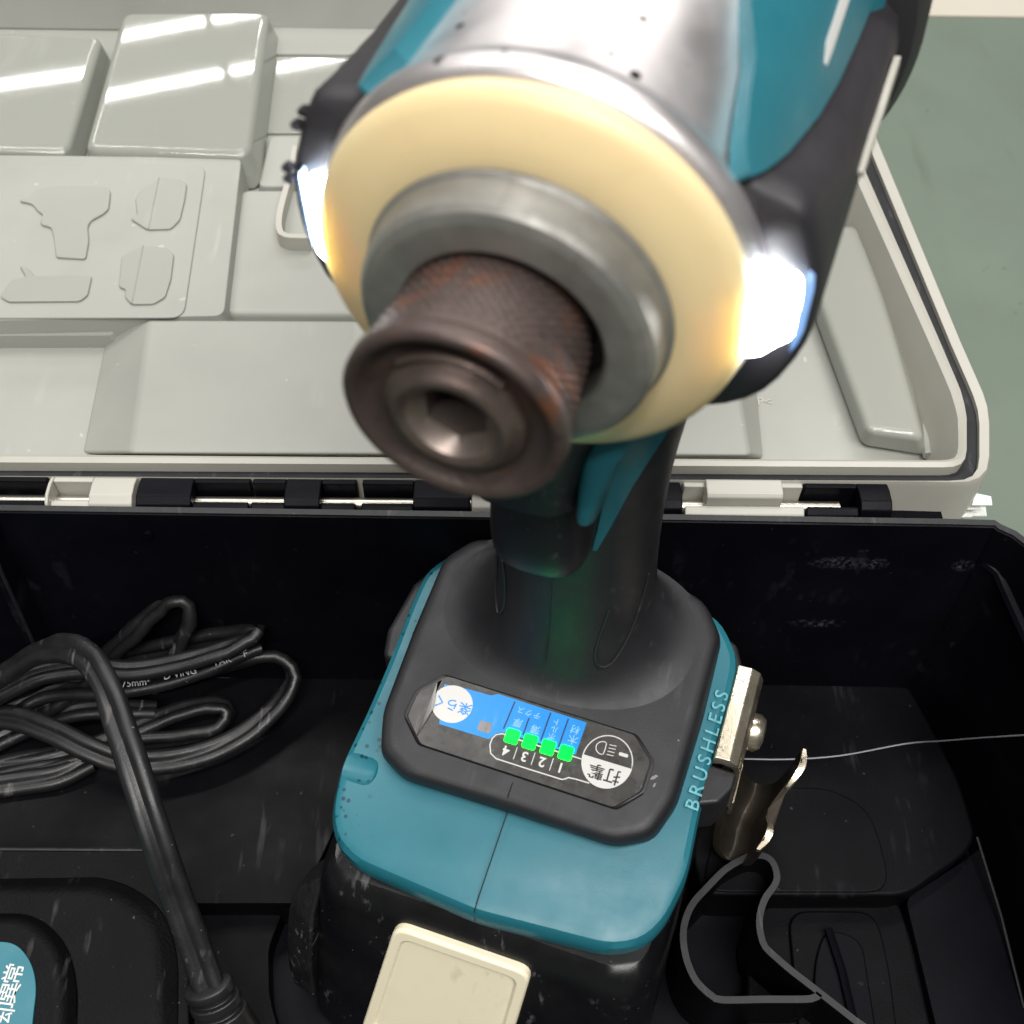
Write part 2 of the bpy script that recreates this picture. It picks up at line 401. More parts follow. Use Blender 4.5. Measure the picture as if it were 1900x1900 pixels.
# ---- hinge
HY, HZ = 153.2, 93.0
def prof_full():
    return [(149.2, 86.5), (149.2, 95), (150.2, 97.0), (152, 98.0), (155, 98.0), (157.2, 97.4), (158.2, 96), (158.2, 86.5)]
def prof_front():
    return [(149.2, 86.5), (149.2, 93.6), (150.0, 95.2), (151.3, 96.0), (152.0, 96.0), (152.0, 90), (155.9, 90), (155.9, 97.6), (157.2, 97.4), (158.2, 96), (158.2, 86.5)]
def extr(profile, x0, x1):
    return loft([[(x, y, z) for y, z in profile] for x in (x0, x1)])
def X(px): return W(px, 915, 96).x
def knuckle(segs, m, **kw):
    parts = []
    for a, b, k in segs:
        parts.append(extr(prof_full() if k == 'f' else prof_front(), X(a), X(b)))
    v, f = join(*parts)
    return cm('hinge_knuckle', (v, f), m, case, bevel=.35, seg=2, **kw)
knuckle([(-120, 86, 'w')], MT['case'])
knuckle([(91, 98, 'f'), (98, 172, 'w'), (172, 252, 'f')], MT['cream'], label='pale grey hinge knuckle of the lid')
knuckle([(259, 360, 'f'), (360, 464, 'w')], MT['case'])
knuckle([(468, 531, 'w'), (531, 597, 'f'), (597, 661, 'w')], MT['case'])
knuckle([(672, 768, 'w'), (768, 872, 'f')], MT['case'])
knuckle([(876, 955, 'f')], MT['cream'], label='pale grey hinge knuckle of the lid')
knuckle([(1120, 1262, 'f')], MT['case'])
v, f = join(extr(prof_front(), X(1268), X(1488)), extr([(152.1, 92), (152.1, 98.6), (153, 99.4), (156.5, 99.4), (157.2, 98.6), (157.2, 92)], X(1306), X(1446)))
cm('hinge_knuckle', (v, f), MT['cream'], case, bevel=.35, seg=2, label='pale grey hinge knuckle of the lid')
knuckle([(1492, 1588, 'w'), (1588, 1646, 'f')], MT['case'])
def xcyl(x0, x1, y, z, r, n=16):
    return loft([[(x, y + r * math.cos(2 * math.pi * k / n), z + r * math.sin(2 * math.pi * k / n)) for k in range(n)] for x in (x0, x1)])
cm('hinge_pin', xcyl(-210, X(1560), 153.9, 92.6, 1.55), MT['pin'])
cm('hinge_leaf', box(-210, X(1775), 149.4, 158.3, 60, 86.2), MT['case'])

# ---- lid: everything is one moulding, its raised fields are parts of it
lid_o = [(-700, 884), (0, 885), (600, 889), (1200, 892), (1700, 895), (1770, 897), (1800, 896), (1822, 888), (1837, 872), (1842, 845), (1842, 815), (1842, 784), (1838, 752), (1830, 727), (1819, 702), (1789, 634), (1624, 236), (1500, -70), (1440, -220)]
lid_g = [(-700, 879), (0, 880), (600, 884), (1200, 887), (1700, 889), (1762, 889), (1790, 887), (1806, 880), (1816, 866), (1819, 845), (1819, 815), (1819, 784), (1816, 758), (1808, 732), (1797, 706), (1767, 638), (1602, 240), (1478, -70), (1418, -220)]
lid_i = [(-700, 862), (0, 863), (600, 866), (1200, 869), (1700, 872), (1748, 872), (1766, 871), (1780, 866), (1788, 856), (1791, 840), (1791, 815), (1791, 780), (1787, 756), (1780, 730), (1769, 703), (1737, 628), (1570, 246), (1442, -70), (1382, -220)]
lid_n = [(-700, 846), (0, 847), (600, 852), (1200, 855), (1700, 858), (1740, 858), (1756, 857), (1768, 854), (1774, 846), (1776, 832), (1776, 810), (1775, 780), (1770, 758), (1762, 732), (1750, 703), (1717, 628), (1548, 248), (1419, -70), (1359, -220)]
ZL = 97.0
P2 = lambda L, z: [W(a, b, z).to_2d() for a, b in L]
oo, gg, ii, nn = (P2(L, ZL) for L in (lid_o, lid_g, lid_i, lid_n))
lo = []
for i, p in enumerate(nn):                         # foot of the inner wall
    q = Vector(p); t = nn[min(i + 1, len(nn) - 1)] - nn[max(i - 1, 0)]; n = Vector((-t.y, t.x)).normalized()
    lo.append(q + n * (3.0 if i > 5 else 1.0))
ZF = 82.0
rings = []
for o, g, i2, n2, l2 in zip(oo, gg, ii, nn, lo):
    rings.append([(o.x, o.y, -5.5), (o.x, o.y, 95.6), (o.x * .7 + g.x * .3, o.y * .7 + g.y * .3, 97), (g.x, g.y, 96.4), (g.x, g.y, 93), (i2.x, i2.y, 93), (i2.x, i2.y, 98.0), (i2.x * .5 + n2.x * .5, i2.y * .5 + n2.y * .5, 98.6),
                  (n2.x, n2.y, 97.8), (l2.x, l2.y, ZF - 1), (l2.x, l2.y, ZF - 4), (l2.x, l2.y, -5.5)])
lid = cm('lid', loft(rings, True), MT['cream'], case, ang=38)
rings = []
for g, i2 in zip(gg, ii):
    rings.append([(g.x, g.y, 92.9), (g.x, g.y, 95.0), ((g.x + i2.x) / 2, (g.y + i2.y) / 2, 95.6), (i2.x, i2.y, 95.0), (i2.x, i2.y, 92.9)])
cm('gasket', loft(rings, True), MT['gasket'], lid, ang=60)
fl = [lo[0], lo[5]] + lo[7:]
yfar = W(600, 63, ZF).y
flp = [Vector((-330, fl[0].y)), Vector((lo[5].x, lo[5].y))] + [p for p in lo[6:] if p.y < yfar + 40] + [Vector((lo[-3].x - 2, yfar + 45)), Vector((-330, yfar + 45))]
cm('lid_floor', prism(flp, ZF - 4, ZF), MT['lid'], lid, smooth=False)
# far wall with a stepped foot
def lid_x(y):                                      # inner face of the lid's right wall at a given depth
    for p, q in zip(lo[6:], lo[7:]):
        if p.y <= y <= q.y: return p.x + (q.x - p.x) * (y - p.y) / (q.y - p.y)
    return lo[-1].x
xr = lid_x(yfar + 6)
cm('lid_wall', loft([[(x, yfar, ZF + .02), (x, yfar + 7, 98), (x, yfar + 12, 98), (x, yfar + 12, ZF + .02)] for x in (-330, xr - .1)]), MT['lid'], lid, bevel=.8)
sa, sb = W(470, 98, 84), W(470, 66, 84)
cm('lid_step', prism([(sa.x, sa.y), (lid_x(sa.y) - .1, sa.y), (lid_x(sa.y) - .1, yfar + .5), (sb.x, yfar + .5)], ZF + .03, 84.0), MT['lid'], lid, bevel=.8)
LB = lambda name, pts, zt, zb=ZF, r=3, grow=2.0, m=None, bevel=1.6, **kw: block(name, pts, zt, zb + .01, r, grow, m, lid, bevel=bevel, **kw)
# long field along the hinge, with sloping ends
top = [W(a, b, 91) for a, b in ((277, 592), (1352, 600), (1392, 846), (243, 842))]
bot = [W(196, 618, ZF), W(1395, 604, ZF), W(1418, 852, ZF), W(150, 842, ZF)]
cm('lid_field', loft([[tuple(p) for p in bot], [tuple(p) for p in top]]), MT['lid'], lid, bevel=1.2)
# flat field right of it behind the driver, and the ridges at the left
LB('lid_field', [(446, 350), (1290, 352), (1330, 588), (412, 580)], 87.5, r=3, grow=1.0)
LB('lid_field', [(500, 252), (1270, 252), (1290, 345), (480, 345)], 84.5, r=2, grow=.6, bevel=.8)
# field with the pictures
LB('lid_field', [(-300, 284), (448, 292), (415, 585), (-300, 600)], 91.2, r=3, grow=1.2, bevel=1.2)
fr = [(-300, 298), (382, 306), (340, 588), (-300, 590)]
LB('picture_field', fr, 91.8, 91.1, r=4, grow=.2, bevel=.35)
LB('lid_ridge', [(-300, 604), (222, 604), (205, 622), (-300, 624)], 86.5, r=1, grow=1, bevel=.9)
# two glossy boxes and the gutter between them
def tilted(name, pts, z, tx, ty, m, bevel=2.0, grow=2.5, zb=ZF):
    q = [W(a, b, z) for a, b in pts]; c = sum(q, Vector()) / len(q)
    p2 = rounded([(p.x, p.y) for p in q], 4)
    v, f = prism(p2, zb + .01, lambda x, y: z + (x - c.x) * tx + (y - c.y) * ty, grow)
    return cm(name, (v, f), m, lid, bevel=bevel, seg=5)
tilted('lid_box', [(228, 22), (497, 20), (462, 284), (158, 274)], 93.2, .0, .0, MT['gloss'], grow=4.0)
tilted('lid_box', [(-300, 58), (186, 60), (122, 275), (-300, 272)], 92.2, -.03, .0, MT['gloss'], grow=2.0)
block('lid_floor_patch', [(500, 104), (1490, 104), (1560, 246), (482, 246)], 83.0, ZF, 2, 0, MT['gloss'], lid, bevel=.5)
# clip rib beside the driver
cr = spline([W(a, b, 92) for a, b in ((548, 270), (541, 310), (524, 372), (518, 400), (518, 424), (530, 436), (575, 438))], 1.5)
cr = [Vector((p.x, p.y)) for p in cr]
cm('clip_rib', band(offs(cr, .8), offs(cr, -.8), 92, ZF), MT['cream'], lid, ang=50)
# right end of the lid: raised wedge and channel
top = [W(a, b, 90) for a, b in ((1470, 420), (1600, 420), (1712, 812), (1610, 800))]
bot = [W(1445, 420, ZF), W(1640, 420, ZF), W(1722, 852, ZF), W(1596, 830, ZF)]
cm('lid_wedge', loft([[tuple(p) for p in bot], [tuple(p) for p in top]]), MT['gloss'], lid, bevel=2.0, seg=5)
cm('lid_channel', tube([W(1568, 395, 84), W(1655, 607, 84), W(1716, 777, 84), W(1722, 846, 84)], 1.3, 8), MT['lid'], lid)
# pictures: driver, foot, two batteries (thin raised outlines of the moulding)
def z1(L): return [(x / 2.714, y / 2.714) for x, y in L]
drv = z1([(90, 1008), (130, 992), (160, 975), (192, 946), (300, 935), (540, 938), (556, 962), (546, 1048), (520, 1072), (455, 1108), (440, 1138), (446, 1210), (430, 1300), (280, 1292), (270, 1200), (256, 1142), (206, 1128), (200, 1112), (216, 1078), (190, 1062), (160, 1024), (128, 1016)])
ft = z1([(95, 1335), (140, 1345), (172, 1388), (462, 1384), (440, 1482), (400, 1512), (40, 1516), (-4, 1490), (18, 1462), (58, 1405), (130, 1392)])
b1 = z1([(700, 962), (760, 922), (800, 892), (900, 897), (940, 922), (930, 1000), (905, 1102), (860, 1148), (740, 1152), (652, 1096), (690, 1082), (680, 1000)])
b2 = z1([(610, 1288), (660, 1262), (720, 1236), (830, 1242), (875, 1276), (860, 1400), (830, 1492), (770, 1526), (660, 1528), (626, 1490), (632, 1452), (596, 1442)])
for nm, L in (('driver_picture', drv), ('driver_picture', ft), ('battery_picture', b1), ('battery_picture', b2)):
    cm(nm, prism(poly_px(L, 92.6, .8, 2), 91.7, 92.5), MT['picture'], lid, bevel=.3, seg=3)
for a, b in (((800, 894), (748, 1150)), ((720, 1238), (664, 1526))):
    pa, pb = W(a[0] / 2.714, a[1] / 2.714, 92.5), W(b[0] / 2.714, b[1] / 2.714, 92.5)
    cm('battery_picture', tube([pa, pb], .22, 6), MT['lid'], lid)
def flat_text(name, body, px, py, z, size, m, parent, ang=0, ex=.1, off=None, **kw):
    p = W(px, py, z) - (CO if off is None else off)
    return text(name, body, size, m, parent, Matrix.Translation(p) @ Matrix.Rotation(math.radians(ang), 4, 'Z'), ex, **kw)
flat_text('lettering', '>PP<', 1404, 746, ZF + .1, 3.6, MT['cream'], lid, 0)

# ================================================================== impact driver
TOOL_T = Vector((10.0727, 100.6879, 21.9545))
rx, ry, rz = (math.radians(a) for a in (-1.03311653, -2.27116047, -19.00963763))
drvr = thing('impact_driver', 'teal and black cordless impact driver standing in the open case with its lamps lit', 'impact driver', TOOL_T, Euler((rx, ry, rz), 'XYZ'))
drvr.scale = (.934, .934, .934)          # the parts below are drawn for a tool 77 mm wide at the foot; scaled about the camera, location included, to 72
def tm(name, vf, m, parent=drvr, **kw): return mesh(name, vf[0], vf[1], m, parent, **kw)
AX, AZ = .4, 199.5
def cyl(th, y, r):
    a = math.radians(th); return (AX + r * math.sin(a), y, AZ + r * math.cos(a))

# ---- nose
tm('hammer_case', lathe_y([(-1.6, 20), (-2.2, 27.6), (-1.4, 28.9), (.2, 29.5), (1.6, 29.4), (2.6, 28.7), (4, 28.6), (16, 29.2), (30, 30.2), (58, 30.6)], 128, AX, AZ), MT['steel'], ang=50)
tm('bumper', lathe_y([(-1.0, 27.0), (-2.4, 28.2), (-3.4, 28.5), (-4.4, 28.1), (-5.4, 26.6), (-6.6, 24.0), (-7.4, 21.6), (-7.5, 20.1), (-4, 19.9)], 128, AX, AZ), MT['bumper'], ang=80)
tm('nose_ring', lathe_y([(-4, 20.2), (-7.4, 20.2), (-8.1, 20.0), (-8.5, 19.6), (-12.4, 19.0), (-13.2, 18.4), (-13.7, 17.4), (-13.8, 16.8), (-13.8, 13.5), (-13.4, 13.0), (-4, 12.9)], 128, AX, AZ), MT['zinc'], ang=18)
tm('nose_recess', lathe_y([(-8.5, 13.1), (-8.5, 9.0)], 64, AX, AZ), MT['darkhole'])
AX = -.6                                     # sleeve axis shifted sideways to fit its position in the image
# ---- sleeve with a knurl of crossed grooves
def sleeve_mesh():
    prof = [(-8, 11.0), (-9, 11.4)]
    n = 208; rings = []
    ys = [-8, -9.2, -10] + [-10 - .32 * k for k in range(1, 46)]
    y_end = ys[-1]
    for y in ys:
        ring = []
        for k in range(n):
            a = 2 * math.pi * k / n
            r = 11.7 + 1.4 * min(1, max(0, (-y - 10) / 14.0))
            if y < -11.2 and y > y_end + 1.0:
                kn = max(abs(math.sin(a * 26 + y * 2.1)), 0) * max(abs(math.sin(a * 26 - y * 2.1)), 0)
                r += .52 * kn - .16
            ring.append((AX + r * math.sin(a), y, AZ + r * math.cos(a)))
        rings.append(ring)
    for y, r in ((y_end - .3, 12.9), (y_end - .7, 13.0), (y_end - 1.0, 13.5), (y_end - 1.5, 13.8), (y_end - 3.2, 13.75), (y_end - 3.8, 13.3), (y_end - 3.9, 12.6), (y_end - 3.3, 11.9), (y_end - 2.2, 11.2), (y_end - 1.9, 10.2), (y_end - 1.8, 7.4)):
        rings.append([(AX + r * math.sin(2 * math.pi * k / n), y, AZ + r * math.cos(2 * math.pi * k / n)) for k in range(n)])
    return loft(rings, True, False, False), y_end
sv, ye = sleeve_mesh()
slv = tm('sleeve', sv, MT['sleeve'], ang=60)
tm('bit_holder', lathe_y([(ye - 1.0, 8.9), (ye - 2.8, 8.9), (ye - 3.3, 8.5), (ye - 3.5, 7.9), (ye - 4.3, 7.4), (ye - 4.6, 6.9), (ye - 4.6, 6.1), (ye - 4.1, 5.6)], 64, AX, AZ), MT['holder'], slv, ang=50)
# retaining clip seen in the groove
tm('snap_ring', tube([Vector(cyl(t, ye - 3.0, 9.5)) for t in range(-40, 41, 5)], .55, 8), MT['holder'], slv)
n = 36; rings = []
for y, r, hx in ((ye - 4.12, 5.65, 0), (ye - 2.6, 4.7, 0), (ye - 2.0, 4.3, 1), (ye + 12, 4.3, 1)):
    ring = []
    for k in range(n):
        a = 2 * math.pi * k / n
        rr_ = 3.75 / math.cos((a % (math.pi / 3)) - math.pi / 6) if hx else r
        ring.append((AX + rr_ * math.sin(a), y, AZ + rr_ * math.cos(a)))
    rings.append(ring)
tm('hex_bore', loft(rings, True, False, True), MT['bore'], slv, ang=25)

AX = .7
# ---- teal housing halves: patches with depth over the hammer case
def rows_interp(rows, step=1.5):
    out = []
    for (y0, a0, b0), (y1, a1, b1) in zip(rows, rows[1:]):
        k = max(1, int(abs(y1 - y0) / step))
        for i in range(k):
            u = i / k; out.append((y0 + (y1 - y0) * u, a0 + (a1 - a0) * u, b0 + (b1 - b0) * u))
    out.append(rows[-1]); return out
def cyl_patch(rows, r, depth, side, n=16, puff=0.0):
    """a curved plate between two angles at each y"""
    top, bot = [], []
    for y, a, b in rows_interp(rows):
        tr, br = [], []
        for k in range(n + 1):
            u = k / n; th = side * (a + (b - a) * u)
            rr = r(y, abs(th)) if callable(r) else r
            tr.append(cyl(th, y, rr + puff * math.sin(math.pi * u))); br.append(cyl(th, y, rr - depth))
        top.append(tr); bot.append(br)
    rings = [t + b[::-1] for t, b in zip(top, bot)]
    return loft(rings, True)
TEAL = [(1.8, 52.0, 53), (3, 49.5, 54.2), (5, 47.5, 56), (8, 46, 58.2), (12, 44, 60.8), (17, 42, 63.2), (24, 36, 66.5), (34, 30, 69.5), (46, 22, 71), (60, 12, 72)]
for sd in (1, -1):
    rows = TEAL if sd > 0 else [(y, a - (9 if y > 4 else 4), b - 4) for y, a, b in TEAL]
    tm('housing_shell', cyl_patch(rows, lambda y, t: 30.9 + .045 * y, 2.4, sd), MT['teal'], bevel=.6, seg=3)
# ---- black rubber guards round the lamps
def edge_at(y):
    q = [(-5, 53.5), (1.8, 54)] + [(r[0], r[2] - 1) for r in TEAL[1:]] + [(90, 78)]
    for (y0, e0), (y1, e1) in zip(q, q[1:]):
        if y <= y1: return e0 + (e1 - e0) * (y - y0) / (y1 - y0)
    return 78
def guard(sd):
    rings = []
    ths = [48, 51, 53, 55, 57, 59, 61, 63, 65, 67, 69, 71, 74, 77, 80, 85, 90, 95, 100, 105, 110, 116, 122, 128, 134, 140, 146]
    for th in ths:
        yf = 1.6 + (2.6 * ((66 - th) / 18) if th < 66 else 0) + (3.0 * ((th - 112) / 34) if th > 112 else 0)
        def Rr(y):
            e = edge_at(y) - (4 if sd < 0 else 0); u = max(0, min(1, (th - e) / 11)); u = u * u * (3 - 2 * u)
            base = 34.9 + (.5 * math.sin((th - 70) / 46 * math.pi) if 70 < th < 116 else 0)
            if th > 116: base = 34.9 - 4.4 * ((th - 116) / 30) ** 1.4
            return 29.9 + .04 * y + (base - 29.9 - .04 * y) * u + .022 * y * u
        sec = [cyl(sd * th, 74, 27.0)]
        for y in (74, 60, 50, 42, 34, 28, 23, 18.5, 15, 12, 9.5, 7.5):
            sec.append(cyl(sd * th, y, Rr(y)))
        R0 = Rr(yf + 2)
        for y, r in ((yf + 2.2, R0), (yf + .6, R0 - .5), (yf, R0 - 1.4), (yf, 27.4)):
            sec.append(cyl(sd * th, y, max(r, 27.3)))
        rings.append(sec)
    return loft(rings, True)
for sd in (1, -1):
    g = tm('rubber_guard', guard(sd), MT['guard'], ang=45)
    # lamp lens: a block standing just proud of the guard's face
    rings = []
    for k in range(25):
        z = -5.4 + 10.8 * k / 24 + .4
        e = abs((k - 12) / 12) ** 7
        xo = (33.4 if sd > 0 else 32.7) - .55 * e - .012 * (z + 6) ** 2 * (1 if z < 0 else .4)
        xi = math.sqrt(28.75 ** 2 - z * z)
        yy = .9 * e
        rings.append([(AX + sd * x, y, AZ + .8 + z) for x, y in ((xi, 4), (xo, 4), (xo, 1.3 + yy), (xo - .4, .3 + yy), (xo - 1.6, -1.0 + yy), (xi + 1.6, -3.1 + yy), (xi, -4.0 + yy))])
    tm('led_lens', loft(rings, True), MT['led'], g, ang=60)
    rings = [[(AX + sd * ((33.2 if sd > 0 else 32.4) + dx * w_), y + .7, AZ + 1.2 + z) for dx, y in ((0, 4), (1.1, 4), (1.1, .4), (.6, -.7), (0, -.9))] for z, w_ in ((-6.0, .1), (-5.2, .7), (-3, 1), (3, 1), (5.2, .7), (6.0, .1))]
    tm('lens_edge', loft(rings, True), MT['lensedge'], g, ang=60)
for th, y, r in ((-66, 3.4, 35.0), (-69, 2.6, 35.2), (-78, .6, 34.9), (-80.5, .4, 34.6)):
    c = Vector(cyl(th, y, r)); 
    tm('torn_edge', loft([[c + Vector((q * math.cos(2 * math.pi * k / 8) * (1 + .4 * ((k * 7) % 3 - 1)), q * math.sin(2 * math.pi * k / 8) * (1 + .3 * ((k * 5) % 3 - 1)), z)) for k in range(8)] for q, z in ((.2, -.9), (.8, -.4), (.9, .3), (.3, .9))]), MT['guard'])
# pale worn strip and white logo stroke on the right flank
tm('trim_strip', cyl_patch([(27, 84, 85.5), (31, 83.5, 86.5), (38, 83.5, 86.5), (41, 84, 86), (46, 83, 87), (52, 83, 86.5), (55, 83.5, 86)], lambda y, t: 35.7 + .035 * y, 1.0, 1, 6), MT['cream'], bevel=.3, seg=2)
tm('logo_mark', cyl_patch([(31, 60.8, 61.6), (34, 58.6, 61.6), (40, 58, 61), (56, 56, 59.5)], lambda y, t: 31.1 + .045 * y, .3, 1, 6), MT['white'])
# ---- motor housing and rear cap behind the visible part
tm('motor_housing', lathe_y([(56, 10), (56, 32.8), (60, 34.2), (74, 34.8), (80, 34.5), (80, 10)], 96, AX, AZ), MT['teal'], ang=40)
tm('rear_cap', lathe_y([(62, 30), (62, 35.5), (63.5, 38.6), (67, 40.0), (76, 40.0), (84, 38), (88, 33), (89, 0.01)], 96, AX, AZ), MT['guard'], ang=40)

# ---- neck, handle, trigger
def sup(cx, cy, hx, hy, z, e=2.6, n=40, tz=0.):
    out = []
    for k in range(n):
        a = 2 * math.pi * k / n; c, s = math.cos(a), math.sin(a)
        r = (abs(c) ** e + abs(s) ** e) ** (-1 / e)
        out.append((cx + hx * r * c, cy + hy * r * s, z + tz * hy * r * s))
    return out
HS = [(75.5, 0, 24.6, 31.2, 20.2), (75.95, 0, 24.8, 28.2, 18.8), (76.7, 0, 25.2, 25.3, 18.0), (78.2, 0, 26, 22.6, 17.2), (80.6, 0, 27, 20.4, 16.6), (84, 0, 27.6, 18.6, 16.3), (89, 0, 28.4, 17.4, 15.5), (98, 0, 29, 16.8, 15), (112, 0, 29, 16.6, 14.8), (130, .2, 29, 16.9, 15), (146, .4, 29.5, 18.2, 17), (160, .4, 30.5, 20.5, 21), (172, .4, 32, 23, 26), (182, .4, 32, 24, 30)]
hring = lambda L: loft([sup(cx, cy, hx, hy, z, 2.3, 48, .15 if z < 81 else (.08 if z < 85 else 0)) for z, cx, cy, hx, hy in L], True, False, False)
hnd = tm('handle', hring(HS), MT['rubber'], sub=1)
def hsec(z):
    for (z0, *a), (z1_, *b) in zip(HS, HS[1:]):
        if z0 <= z <= z1_:
            u = (z - z0) / (z1_ - z0); return [p + (q - p) * u for p, q in zip(a, b)]
def hpt(x, z, off):
    cx, cy, hx, hy = hsec(z); t = max(-.985, min(.985, (x - cx) / hx))
    y = cy - hy * (1 - abs(t) ** 2.3) ** (1 / 2.3)
    nx, ny = t * .8 / 1, -(1 - t * t) ** .5
    return (x + nx * off, y + ny * off, z)
def hpatch(rows, off, depth, n=8):
    rings = []
    for z, a, b in rows_interp(rows, 3):
        rings.append([hpt(a + (b - a) * k / n, z, off) for k in range(n + 1)] + [hpt(a + (b - a) * (n - k) / n, z, off - depth) for k in range(n + 1)])
    return loft(rings, True)
tm('handle_inlay', hpatch([(120, 6.6, 7.4), (128, 7.4, 9.6), (140, 8.6, 12.6), (152, 10, 16.4), (166, 13, 20.6), (176, 15, 22)], .55, 1.6), MT['teal'], hnd)
tm('handle_inlay', hpatch([(120, -7.4, -6.6), (128, -9.6, -7.4), (140, -12.6, -8.6), (152, -16.4, -10), (166, -20.6, -13), (176, -22, -15)], .55, 1.6), MT['teal'], hnd)
def ridge(L): return tube(spline([Vector(hpt(x, z, .25)) for x, z in L], 1), .33, 6)
tm('grip_seam', ridge([(10.5, 98), (9.4, 90), (9.2, 85), (10.4, 82), (12.6, 82.4), (14.6, 87), (15.8, 95), (16.2, 103)]), MT['rubber'], hnd)
tm('grip_seam', ridge([(-14.4, 104), (-15.0, 96), (-14.6, 89), (-13.2, 86), (-12.0, 89), (-11.9, 96), (-12.6, 103)]), MT['rubber'], hnd)
tm('mould_seam', tube([Vector(hpt(-1.0, z, .1)) for z in range(80, 122, 3)], .16, 6), MT['rubber'], hnd)
nk = loft([sup(.4, cy, hx, hy, z, 2.8, 40) for z, cy, hx, hy in ((147, 33, 8, 22), (149, 33, 9.4, 24), (156, 33, 11.5, 25), (164, 32, 15.5, 27), (172, 31, 21, 29), (180, 30, 26, 30), (190, 30, 29, 31))])
tm('neck', nk, MT['teal'], sub=1)
tm('trigger_guard', loft([sup(-2.4, 9, hx, hy, z, 3.6, 36) for z, hx, hy in ((149.0, 9.0, 10.6), (150, 9.9, 11.6), (156, 10.3, 12), (166, 12.5, 13), (176, 16, 14))]), MT['trigger'], bevel=0, ang=40)
tm('housing_tongue', loft([sup(cx, cy, hx, 6.5, z, 3, 24) for z, cx, cy, hx in ((148.6, 8.6, 5.4, 1.7), (149.2, 8.8, 5.3, 2.0), (156, 9.2, 5.2, 2.3), (164, 10.5, 5.4, 3.2), (176, 14, 6, 5))]), MT['teal'], ang=50)
def trg():
    out = []
    for z, hx, y0, y1 in ((119.4, 4.6, 9.0, 17.0), (120.0, 6.8, 6.6, 18.6), (121.8, 8.5, 4.4, 20), (125, 9.2, 3.0, 21), (131, 9.4, 2.6, 22), (138, 9.2, 3.2, 22), (145, 9.0, 3.6, 22), (150, 8.9, 3.4, 22), (156, 8.7, 3.2, 22)):
        out.append(sup(-1.9, (y0 + y1) / 2, hx * 1.0, (y1 - y0) / 2, z, 2.9, 44))
    return loft(out)
tm('trigger', trg(), MT['trigger'], sub=1)

# ---- foot: teal shell, black pad, panel
half = [(0, -38.6), (28, -36.2), (34, -33.0), (37.2, -27.6), (39.2, -17.4), (38.4, -4), (38.2, 8), (38.6, 24), (38.2, 32.5), (32.6, 39.6), (24, 42)]
outl = [Vector(p) for p in half] + [Vector((-x, y)) for x, y in half[::-1][:-1]]
outl = rounded(outl, 3.2, 3)
ztop = lambda x, y: 66.3 + .135 * y - .0016 * x * x
foot_v = loft([[(p.x * .985, p.y * .985 + .3, 50.5) for p in outl], [(p.x * 1.0, p.y, 54) for p in outl], [(p.x, p.y, ztop(*p) - 2.4) for p in outl], [(p.x * .985, p.y * .985 + .3, ztop(*p) - .8) for p in outl], [(p.x * .955, p.y * .95 + .6, ztop(*p)) for p in outl]])
foot = tm('foot_shell', foot_v, MT['teal'], ang=60)
# moulding seam down the front ledge, thumb dimple at the left
tm('mould_seam', tube([Vector((-.2, y, ztop(0, y) + .02)) for y in (-15, -22, -29, -36)] + [Vector((-.2, -38.2, 60.0)), Vector((-.2, -38.5, 55))], .13, 5), MT['rubber'], foot)
def cut(o, vf):
    me = bpy.data.meshes.new('cutter'); me.from_pydata([Vector(v) * S for v in vf[0]], [], vf[1])
    bm = bmesh.new(); bm.from_mesh(me); bmesh.ops.recalc_face_normals(bm, faces=bm.faces); bm.to_mesh(me); bm.free()
    me.shade_smooth()
    c = bpy.data.objects.new('cutter', me); COL.objects.link(c); c.matrix_world = Matrix.Identity(4)
    pm, o.parent = o.parent, None
    m = o.modifiers.new('cut', 'BOOLEAN'); m.object = c; m.solver = 'EXACT'
    bpy.context.view_layer.update()
    nm = bpy.data.meshes.new_from_object(o.evaluated_get(bpy.context.evaluated_depsgraph_get()))
    o.modifiers.remove(m); o.data = nm; nm.name = o.name; nm.set_sharp_from_angle(angle=math.radians(30)); o.parent = pm
    bpy.data.objects.remove(c)
zc = ztop(-35, -18) + 2.6
cut(foot, loft([[(x, -17.8 + r * math.cos(2 * math.pi * k / 28), zc + r * math.sin(2 * math.pi * k / 28)) for k in range(28)] for x, r in ((-44, 4.4), (-32.5, 4.4), (-31.2, 4.0), (-30.4, 3.0), (-30.1, 1.5))]))
padh = [(0, -19.0), (23.6, -19.2), (30.4, -15.6), (33.2, -7.2), (33.7, 13), (33.2, 32), (28.2, 38.6), (17, 42.5)]
pado = [Vector(p) for p in padh] + [Vector((-x, y)) for x, y in padh[::-1][:-1]]
pado = rounded(pado, 2.2, 3)
pz = lambda x, y: 72.2 + .15 * y
def inset(P, d):
    c = Vector((0, 10)); return [p - (p - c).normalized() * d for p in P]
pv = loft([[(p.x, p.y + 3.2, ztop(p.x, p.y) - 1.5) for p in inset(pado, -.3)], [(p.x, p.y + 1.2, pz(*p) - 4.6) for p in pado], [(p.x, p.y + .3, pz(*p) - 1.2) for p in inset(pado, .8)], [(p.x, p.y + .2, pz(*p) - .3) for p in inset(pado, 1.8)], [(p.x, p.y, pz(*p)) for p in inset(pado, 3.6)]])
pad = tm('foot_pad', pv, MT['rubber'], ang=60)
tm('mould_seam', tube([Vector((-.3, -13.4, pz(0, -13.4) - .05)), Vector((-.3, -16.2, pz(0, -16.2) + .05)), Vector((-.3, -18.2, 68.0)), Vector((-.3, -17.0, 64.5))], .14, 5), MT['darkhole'], pad)
